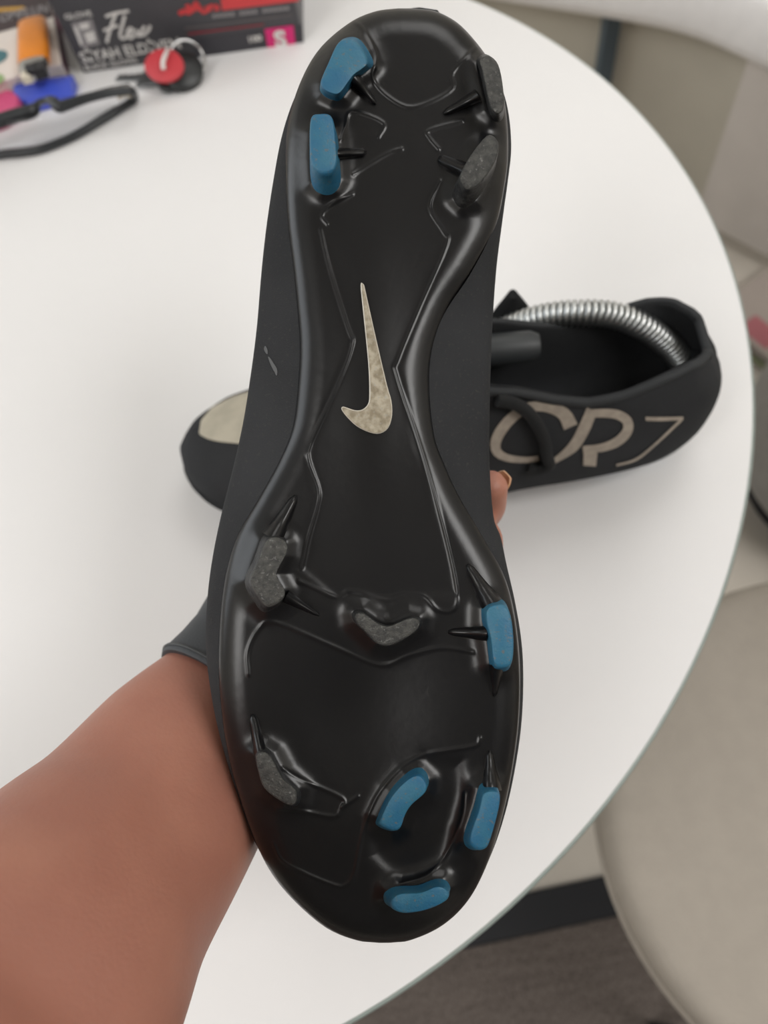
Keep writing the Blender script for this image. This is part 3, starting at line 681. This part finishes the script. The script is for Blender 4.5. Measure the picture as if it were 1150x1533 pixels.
# ------------------------------------------------------------------ arm and hand (one continuous surface)
def arm():
    bm = bmesh.new()
    def tube_bm(secs, n=28):
        C = np.array([at_d(x, y, d) for x, y, d, a, b in secs]); A = [s_[3] for s_ in secs]; Bb = [s_[4] for s_ in secs]
        par = np.linspace(0, 1, len(secs)); C2 = crom(C, 6); p2 = np.linspace(0, 1, len(C2))
        A = np.interp(p2, par, A); Bb = np.interp(p2, par, Bb); T = np.gradient(C2, axis=0); T /= np.linalg.norm(T, axis=1)[:, None]
        prev = None; first = None
        for i in range(len(C2)):
            vw = C2[i] - CAM; vw /= np.linalg.norm(vw); sd = np.cross(T[i], vw); sd /= np.linalg.norm(sd); dp = np.cross(sd, T[i])
            ring = [bm.verts.new(tuple(C2[i] + A[i] * math.cos(2 * math.pi * k / n) * sd + Bb[i] * math.sin(2 * math.pi * k / n) * dp)) for k in range(n)]
            if prev:
                for k in range(n): bm.faces.new((prev[k], prev[(k + 1) % n], ring[(k + 1) % n], ring[k]))
            else: bm.faces.new(ring[::-1])
            prev = ring
        bm.faces.new(prev)
    tube_bm([(-560, 2260, .10, .052, .050), (-330, 1960, .137, .052, .048), (-150, 1712, .168, .0505, .046), (-60, 1592, .185, .0485, .044), (35, 1465, .203, .0450, .041), (122, 1345, .226, .0408, .037), (200, 1252, .247, .0382, .032), (283, 1138, .272, .0362, .027), (345, 1062, .290, .0320, .023), (400, 998, .301, .0320, .020), (470, 925, .314, .0385, .017), (545, 860, .322, .0430, .0155), (610, 825, .325, .041, .0135), (640, 812, .325, .032, .010)])
    def finger(pts, r0, r1):
        C = crom([at_d(*p) for p in pts], 6); n = len(C); rad = np.linspace(r0, r1, n)
        V, F = sweep(C, rad, 16); vs = [bm.verts.new(tuple(v)) for v in V]
        for f_ in F: bm.faces.new([vs[q] for q in f_])
        bmesh.ops.create_uvsphere(bm, u_segments=16, v_segments=10, radius=r1, matrix=Matrix.Translation(Vector(C[-1])))
        bmesh.ops.create_uvsphere(bm, u_segments=16, v_segments=10, radius=r0, matrix=Matrix.Translation(Vector(C[0])))
    finger([(585, 770, .322), (650, 772, .322), (700, 775, .312), (727, 762, .296), (734, 729, .282)], .0095, .0070)
    finger([(610, 810, .323), (670, 832, .320), (708, 850, .309), (722, 835, .295), (727, 806, .284)], .0096, .0072)
    finger([(605, 865, .322), (670, 890, .319), (708, 905, .309), (722, 893, .297), (724, 875, .288)], .0093, .0070)
    finger([(585, 915, .320), (640, 945, .318), (680, 965, .309), (700, 960, .300), (706, 945, .293)], .0085, .0062)
    finger([(455, 905, .316), (445, 850, .313), (430, 800, .307), (424, 755, .301)], .0115, .0085)
    bmesh.ops.recalc_face_normals(bm, faces=bm.faces)
    me = bpy.data.meshes.new('person'); bm.to_mesh(me); bm.free()
    o = bpy.data.objects.new('person', me); col.objects.link(o)
    r_ = o.modifiers.new('remesh', 'REMESH'); r_.mode = 'VOXEL'; r_.voxel_size = .0018
    s_ = o.modifiers.new('smooth', 'SMOOTH'); s_.iterations = 14; s_.factor = .6
    m2 = dg_mesh(o); o.modifiers.clear(); o.data = m2; m2.materials.clear(); m2.materials.append(M['skin'])
    m2.polygons.foreach_set('use_smooth', [True] * len(m2.polygons))
    return o
person = tag(arm(), 'bare forearm and hand reaching in from the lower left, holding the boot', 'person')
# fingernail on the visible fingertip: curved shell on its right side
c = at_d(734, 729, .282); nr = RT * .72 + UP * .2 + FW * .62; nr /= np.linalg.norm(nr); al = at_d(734, 729, .282) - at_d(727, 762, .296); al -= nr * (al @ nr); al /= np.linalg.norm(al); cr = np.cross(nr, al)
rings = []
for i in range(9):
    y = -.005 + .0100 * i / 8; row = []
    wv = .0042 * (1 - max(0, (i - 5) / 3.6) ** 2) ** .5
    for lay in (0, 1):
        for j in range(9):
            a = (j - 4) / 4 * (wv / .0070) * (1 if lay == 0 else -1); rr = .0068 - (.0008 if lay else 0)
            row.append(c + al * y + nr * (rr * math.cos(a)) + cr * (rr * math.sin(a)))
    rings.append(row)
nl = loft('fingernail', rings, 'nail', None, 50); nl.parent = person
# wristband
def wrist():
    p0, p1 = at_d(336, 1078, .2855), at_d(410, 988, .303); ax = p1 - p0; L = np.linalg.norm(ax); ax /= L
    vw = p0 - CAM; vw /= np.linalg.norm(vw); sd = np.cross(ax, vw); sd /= np.linalg.norm(sd); dp = np.cross(sd, ax)
    e = tag(empty('wristband', tuple(p0)), 'dark grey wristband around the wrist behind the boot', 'wristband')
    def ring(s, a, b): return [ax * (L * s) + a * math.cos(q) * sd + b * math.sin(q) * dp for q in [2 * math.pi * k / 56 for k in range(56)]]
    prof = [(.16, .0310, .0235), (.14, .0340, .0262), (.17, .0346, .0268), (.24, .0346, .0267), (.5, .0342, .0255), (.8, .0345, .0242), (1.1, .0365, .0235), (1.13, .0355, .0228), (1.1, .0340, .021)]
    loft('band', [ring(*p) for p in prof], 'band_grey', e, 60, False, False)
    V, F = sweep(ring(.21, .0348, .0270), .0006, 6, closed=True); mesh_obj('hem', V, F, 'dark_plastic', e, True)
wrist()

# ------------------------------------------------------------------ glove box
bl, br = on_z(125, 110), on_z(455, 63); ex = br - bl; BW = np.linalg.norm(ex); ex /= BW; ez = np.array([0, 0, 1.]); ey = np.cross(ez, ex)
BD, BH = .11, .075
gb = tag(empty('glove_box', tuple(bl), Matrix((ex, ey, ez)).transposed()), 'black carton of disposable gloves with white lettering and a pink size square', 'box')
auto(bm_obj('carton', box_bm(BW / 2, BD / 2, BH / 2, BW, BD, BH, .0008, 1), 'box_black_hazed', gb))
def bf(x, y):                                # pixel -> (a, h) on the front face
    d = ray(x, y); t_ = ((bl - CAM) @ ey) / (d @ ey); p = CAM + d * t_ - bl; return float(p @ ex), float(p @ ez)
LAY = [0]
def flat_poly(name, pts, material, parent=gb, lift=None):
    LAY[0] += 1; y0 = -(.0003 + .00002 * LAY[0]) if lift is None else lift
    bm = bmesh.new(); a = [bm.verts.new((p[0], y0, p[1])) for p in pts]; f_ = bm.faces.new(a)
    r_ = bmesh.ops.extrude_face_region(bm, geom=[f_]); bmesh.ops.translate(bm, verts=[v for v in r_['geom'] if isinstance(v, bmesh.types.BMVert)], vec=(0, .0002, 0))
    bmesh.ops.triangulate(bm, faces=[f for f in bm.faces if len(f.verts) > 4])
    return bm_obj(name, bm, material, parent)
def quadpx(name, pts, material): return flat_poly(name, [bf(*p) for p in pts], material)
def text_mesh(body, bold=0., shear=0.):
    cu = bpy.data.curves.new('t', 'FONT'); cu.body = body; cu.offset = bold; cu.shear = shear; cu.resolution_u = 3
    o = bpy.data.objects.new('t', cu); col.objects.link(o); bpy.context.view_layer.update(); me = dg_mesh(o); bpy.data.objects.remove(o)
    return me
def text_on(name, body, p0, p1, hpx, material, parent, conv, bold=0., shear=0., plane='xz', lift=-.0013):
    """lettering from p0 to p1 (baseline, traced), cap height given by the traced point hpx above p0"""
    a = np.array(conv(*p0)); b = np.array(conv(*p1)); h = np.array(conv(*hpx)); me = text_mesh(body, bold, shear)
    vs = np.array([v.co[:2] for v in me.vertices]); w = vs[:, 0].max() - vs[:, 0].min(); vs[:, 0] -= vs[:, 0].min(); top_ = .7
    d = b - a; L = np.linalg.norm(d); d /= L; n = h - a; n = n - d * (n @ d)
    P = a + np.outer(vs[:, 0] / w * L, d) + np.outer(vs[:, 1] / top_, n)
    for v, p in zip(me.vertices, P): v.co = (p[0], lift, p[1]) if plane == 'xz' else (p[0], p[1], lift)
    me.materials.clear(); me.materials.append(M[material]); me.name = name
    o = bpy.data.objects.new(name, me); col.objects.link(o); o.parent = parent; return o
def ribbon_px(name, strokes, material, wid):
    V, F = [], []
    for k, s_ in enumerate(strokes):
        c = np.array([bf(*p) for p in crom(s_, 6)]); T = np.gradient(c, axis=0); T /= np.linalg.norm(T, axis=1)[:, None] + 1e-9; n = np.stack([-T[:, 1], T[:, 0]], 1) * wid / 2
        b0 = len(V); y0 = -.0008 - .00003 * k
        for p, m_ in zip(c, n): V += [(p[0] + m_[0], y0, p[1] + m_[1]), (p[0] - m_[0], y0, p[1] - m_[1])]
        F += [(b0 + 2 * i, b0 + 2 * i + 1, b0 + 2 * i + 3, b0 + 2 * i + 2) for i in range(len(c) - 1)]
    return mesh_obj(name, V, F, material, gb)
quadpx('lower_panel', [(290, 58), (452, 36), (455, 63), (292, 87)], 'box_bottom')
quadpx('product_picture', [(106, 34), (138, 28), (150, 66), (122, 72)], 'print_grey')
for q in ([(118, 36), (132, 33), (134, 42), (121, 44)], [(126, 50), (140, 46), (144, 60), (132, 64)], [(110, 40), (115, 39), (124, 66), (120, 67)]): quadpx('picture_detail', q, 'print_white')
ribbon_px('script_lettering', [
 [(158, 24), (172, 19), (190, 16), (193, 15)], [(174, 18), (168, 34), (163, 50), (160, 63)], [(155, 45), (168, 40), (177, 37)],
 [(187, 22), (183, 38), (180, 52), (184, 57), (190, 53)], [(190, 53), (198, 46), (197, 41), (192, 44), (191, 53), (196, 56), (203, 50)], [(203, 43), (208, 50), (213, 52), (222, 45), (225, 37)], [(217, 38), (210, 48), (206, 54)]], 'print_white', .0022)
text_on('lettering', 'GLOVE', (99, 28), (139, 22), (96, 20), 'print_white', gb, bf, .02)
text_on('lettering', 'SİYAH ELDİVEN', (124, 92), (272, 70), (119, 77), 'print_white', gb, bf, .022)
text_on('lettering', 'BLACK GLOVES', (129, 104), (207, 92), (126, 96), 'print_white', gb, bf, .01)
quadpx('red_banner', [(330, -2), (446, -18), (448, 1), (333, 15)], 'print_red')
ribbon_px('red_emblem', [[(268, 20), (276, 16), (283, 18), (288, 10)], [(279, 6), (283, 12), (280, 20)], [(288, 16), (294, 4), (298, 15)]], 'print_red', .0035)
ribbon_px('red_emblem', [[(300, 9), (303, 17), (309, 16), (310, 8)], [(314, 16), (315, 8), (320, 8)], [(323, 15), (324, 7), (328, 14)]], 'print_red', .0025)
for k_ in range(17):
    if k_ in (5, 10): continue
    f0, f1 = k_ / 17, (k_ + .72) / 17; x0, x1 = 318 + 116 * f0, 318 + 116 * f1; y0, y1 = 27 - 13 * f0, 27 - 13 * f1
    quadpx('small_print', [(x0, y0 - 6), (x1, y1 - 6), (x1 + .6, y1), (x0 + .6, y0)], 'print_grey')
quadpx('print_line', [(276, 40), (436, 20), (437, 23), (277, 44)], 'print_darkgrey')
quadpx('print_line', [(282, 49), (395, 35), (395, 37), (282, 51.5)], 'print_redline')
text_on('lettering', '100', (374, 62), (393, 59), (373, 53), 'print_white', gb, bf, .03)
quadpx('size_square', [(396, 43), (439, 37), (443, 69), (402, 75)], 'print_pink')
text_on('lettering', 'S', (413, 69), (431, 67), (409, 46), 'print_white', gb, bf, .05)

# ------------------------------------------------------------------ flat carton with the lighter on it
PK = .016
c1, c2 = on_z(103, 108, 0), on_z(88, 20, 0)
ny_ = c2 - c1; ny_ /= np.linalg.norm(ny_); nx_ = np.array([ny_[1], -ny_[0], 0])
fr = on_z(106, 122, 0)
PL_, PW_ = .135, .20
pk = tag(empty('flat_carton', tuple(fr), Matrix((nx_, ny_, np.array([0, 0, 1.]))).transposed()), 'flat pale carton with a dark brown header and magenta side, under the lighter', 'box')
bm_obj('carton', box_bm(-PW_ / 2, PL_ / 2, PK / 2, PW_, PL_, PK, .0006, 1), 'pack_white', pk)
bm_obj('side_print', box_bm(.0002, PL_ / 2, PK / 2, .0006, PL_ - .001, PK - .001), 'pack_side', pk)
bm_obj('side_stripe', box_bm(.0006, PL_ * .62, PK * .55, .0006, PL_ * .35, PK * .45), 'pack_magenta', pk)
def pf(x, y): p = on_z(x, y, PK) - fr; return float(p @ nx_), float(p @ ny_)
def top_poly(name, pts, material, lift):
    bm = bmesh.new(); bm.faces.new([bm.verts.new((p[0], p[1], PK + lift)) for p in pts]); return bm_obj(name, bm, material, pk)
yb = pf(40, 37)[1]
top_poly('header', [(-PW_ + .001, yb), (-.0005, yb), (-.0005, PL_ - .0005), (-PW_ + .001, PL_ - .0005)], 'pack_brown', .0002)
top_poly('gold_stripe', [pf(-20, 14), pf(35, 10), pf(40, 15), pf(-20, 20)], 'pack_gold', .0004)
text_on('lettering', 'OMFLUN', (0, 34), (72, 19), (0, 21), 'print_grey', pk, pf, .02, plane='xy', lift=PK + .0005)
def disc_pts(cx, cy, r_): return [(cx + r_ * math.cos(2 * math.pi * k / 24), cy + r_ * math.sin(2 * math.pi * k / 24)) for k in range(24)]
top_poly('printed_dot', disc_pts(*pf(-4, 86), .009), 'print_teal', .0003)
top_poly('printed_dot', disc_pts(*pf(-6, 120), .007), 'print_green', .0003)

# orange lighter lying on the carton, head towards us
l0, l1 = on_z(52, 119, PK + .006), on_z(50, 36, PK + .006)
ly_ = l1 - l0; LL = np.linalg.norm(ly_); ly_ /= LL; lx_ = np.array([ly_[1], -ly_[0], 0])
lg = tag(empty('cigarette_lighter', (l0[0], l0[1], ZT + PK), Matrix((lx_, ly_, np.array([0, 0, 1.]))).transposed()), 'orange plastic lighter with a black and metal head, on the pale carton', 'lighter')
rings = []
o2 = rsq(.0125, .006, 3, 32)
hd = LL * .26
for y, s in ((hd, .96), (hd + .001, 1), (LL * .8, 1), (LL - .001, .98), (LL, .93)): rings.append([(x * s, y, .0063 + z * s) for x, z in o2])
loft('body', rings, 'lighter_orange', lg, 40)
rings = [[(x * s, y, .0063 + z * s) for x, z in o2] for y, s in ((hd * .35, .85), (hd * .38, .92), (hd, .94))]
loft('metal_guard', rings, 'chrome', lg, 40)
bm_obj('button', box_bm(.006, hd * .30, .0085, .010, hd * .6, .009, .0012), 'lighter_black', lg)
tube('spark_wheel', [(-.004, hd * .35, .010), (.004, hd * .35, .010)], .0042, 'lighter_black', lg, 20, up=(0, 0, 1))
bm_obj('thumb_fork', box_bm(-.006, hd * .25, .006, .008, hd * .4, .007, .001), 'cream', lg)

# blue plastic clip lying in front of the lighter
tB, tA = .016, 0
P = [on_z(23, 124, tB), on_z(107, 116, tB), on_z(111, 133, tB * .5), on_z(92, 139, tB * .3), on_z(60, 150, .004), on_z(42, 150, .004)]
o_ = np.mean(P, 0); bc = empty('plastic_clip', (o_[0], o_[1], ZT)); tag(bc, 'blue plastic clip-like piece behind the glasses', 'clip')
def xy(p, z): return (p[0] - o_[0], p[1] - o_[1], z)
ca = np.array([on_z(24, 135, .006), on_z(110, 125, .006)]); dxc = ca[1] - ca[0]; Lc = np.linalg.norm(dxc); dxc /= Lc; dyc = np.array([-dxc[1], dxc[0], 0])
prof = [(-.011, 0), (-.011, .004), (-.004, .010), (.004, .010), (.006, .009), (.006, 0)]
rings = []
for s, k in ((0, .9), (.02, 1), (.98, 1), (1, .95)):
    b_ = ca[0] + dxc * Lc * s
    rings.append([tuple((b_ + dyc * (y * k + (0 if s > .5 else 0)) - np.array([o_[0], o_[1], ZT])) * np.array([1, 1, 0]) + np.array([0, 0, z * k])) for y, z in prof])
auto(loft('clip_body', rings, 'blue_plastic', bc, 30))
b_ = ca[0] + dxc * Lc * .5 - np.array([o_[0], o_[1], ZT])
rings = [[tuple((b_ + dxc * x * Lc * s + dyc * (-.0111 - yy)) * np.array([1, 1, 0]) + np.array([0, 0, .001 + z])) for x, z in ((-.5, 0), (.5, 0), (.5, .004), (-.5, .004))] for yy, s in ((0, .7), (.007, .42))]
loft('clip_jaw', rings, 'blue_plastic', bc, 30)

# pink dish at the left border
p = on_z(-6, 165, .004)
pd = lathe('pink_tin', [(0, .0), (.020, 0), (.021, .001), (.021, .006), (.0195, .008), (.017, .0075), (0, .007)], 'dish_pink', None, 40); pd.location = (p[0], p[1], ZT)
tag(pd, 'small pink round tin behind the glasses at the left border', 'tin')

# glasses: clear shield lens, dark frame
gl = tag(empty('glasses', tuple(on_z(70, 195))), 'black-framed clear shield glasses lying on the table', 'glasses')
go = np.array(gl.location)
ZF, ZN = .024, .0035
far_px = [(-150, 270), (-90, 222), (-40, 194), (0, 178), (25, 170), (45, 163)]
far2 = [(58, 175), (66, 160), (78, 166), (86, 163), (95, 152), (125, 142), (160, 137), (192, 133)]
top_line = crom([on_z(x, y, ZF) for x, y in [(-150, 275), (-90, 226), (-40, 196), (0, 181), (28, 172), (48, 166), (58, 154), (70, 150), (80, 152), (88, 160), (100, 157), (130, 147), (165, 139), (199, 136)]], 4)
low_line = crom([on_z(x, y, ZN) for x, y in [(-165, 290), (-110, 262), (-60, 244), (0, 232), (30, 229), (60, 224), (90, 213), (110, 204), (130, 193), (150, 181), (168, 170), (182, 161), (192, 155), (203, 148)]], 4)
tube('lower_rim', low_line - go, .0030, 'frame_black', gl, 12)
wd = np.interp(np.linspace(0, 1, len(top_line)), [0, .3, .40, .44, .52, .58, .66, .8, 1], [.005, .0052, .0048, .0024, .0020, .0034, .0046, .0038, .0026])
tube('frame_bar', top_line - go, wd, 'frame_black', gl, 12)
n_ = len(top_line); V = []; F = []
for lay in (0, .0016):
    for i in range(n_):
        for j in range(7):
            s = j / 6; p = top_line[i] * (1 - s) + low_line[i] * s; p = p + np.array([0, 0, .010 * math.sin(math.pi * s) - lay]); V.append(p - go)
for i in range(n_ - 1):
    for j in range(6):
        a = i * 7 + j; F.append((a, a + 1, a + 8, a + 7)); b0 = n_ * 7 + a; F.append((b0, b0 + 7, b0 + 8, b0 + 1))
for i in range(n_ - 1):
    for j in (0, 6): a = i * 7 + j; F.append((a, a + 7, n_ * 7 + a + 7, n_ * 7 + a))
mesh_obj('lens', V, F, 'clear_lens', gl, True)
for sgn, pa in ((1, [(203, 146, .012), (170, 133, .014), (120, 131, .010), (40, 131, .004), (-30, 137, .003)]), (-1, [(-165, 285, .012), (-150, 255, .012), (-120, 210, .006), (-60, 165, .004)])):
    if sgn > 0: pa = [(203, 147, .006), (201, 140, .014), (197, 135, .022)]
    tube('hinge' if sgn > 0 else 'temple', crom([on_z(*q) for q in pa], 5) - go, .0028, 'frame_black', gl, 10)
tube('temple', crom([on_z(*q) for q in [(30, 131, .003), (10, 133, .003), (-20, 137, .003), (-80, 150, .004)]], 5) - go, .0012, 'frame_black', gl, 8)
V, F = sweep(crom([on_z(x, y, .012) for x, y in [(176, 146), (186, 141), (196, 142)]], 4) - go, .0022, 8); mesh_obj('nose_pad', V, F, 'cream', gl, True)

# keys with a red tag
kc = on_z(262, 112, 0)
ky = tag(empty('key_ring', tuple(kc)), 'bunch of keys with a red disc and black fob before the glove box', 'keys')
ko = np.array(ky.location)
def disc(name, cen, nrm, rx, ry, th, material, n=40, roll=0):
    nrm = np.array(nrm, float); nrm /= np.linalg.norm(nrm); a = np.cross(nrm, [0, 0, 1.]); a = a / np.linalg.norm(a); b = np.cross(nrm, a)
    rings = [[cen + nrm * (d - th / 2) + a * rx * s * math.cos(q) + b * ry * s * math.sin(q) for q in [2 * math.pi * k / n for k in range(n)]] for d, s in ((0, .9), (0 + th * .15, 1), (th * .85, 1), (th, .9))]
    return loft(name, rings, material, ky, 40)
disc('red_disc', on_z(246, 99, .017) - ko, (-.25, -.35, .9), .0172, .0128, .004, 'key_red')
disc('black_fob', on_z(274, 108, .009) - ko, (.2, -.4, .8), .0165, .0145, .008, 'key_black')
cen = on_z(281, 88, .014) - ko; nrm = np.array([.35, -.6, .72]); nrm /= np.linalg.norm(nrm); a = np.cross(nrm, [0, 0, 1.]); a /= np.linalg.norm(a); b = np.cross(nrm, a)
V, F = sweep([cen + .0135 * (math.cos(q) * a + math.sin(q) * b) for q in [2 * math.pi * k / 40 for k in range(40)]], .0011, 8, closed=True); mesh_obj('split_ring', V, F, 'chrome', ky, True)
tube('white_strap', crom([on_z(*q) - ko for q in [(245, 104, .020), (244, 94, .023), (247, 84, .025), (252, 74, .022)]], 5), .0018, 'print_white', ky, 8)
def key(p0, p1, mt, hw):
    p0, p1 = np.array(p0) - ko, np.array(p1) - ko; d = p1 - p0; L = np.linalg.norm(d); d /= L; n = np.array([-d[1], d[0], 0]); pts = [(0, -.0035), (.5, -.0035), (.58, -.009), (.8, -.011), (1, -.008), (1.04, 0), (1, .008), (.8, .011), (.58, .009), (.5, .0035), (.40, .0035), (.36, .0015), (.30, .0035), (.24, .0012), (.18, .0035), (.12, .0014), (.05, .003)]
    loft('key', [[p0 + d * L * s + n * w * hw + np.array([0, 0, z]) for s, w in pts] for z in (0, .0022)], mt, ky, 30)
key(on_z(176, 118, .0003), on_z(248, 118, .0003), 'steel', 1.)
key(on_z(205, 128, .0025), on_z(262, 120, .0025), 'steel', .8)
disc('key_bow', on_z(252, 126, .006) - ko, (0, -.2, 1), .008, .007, .004, 'key_black')
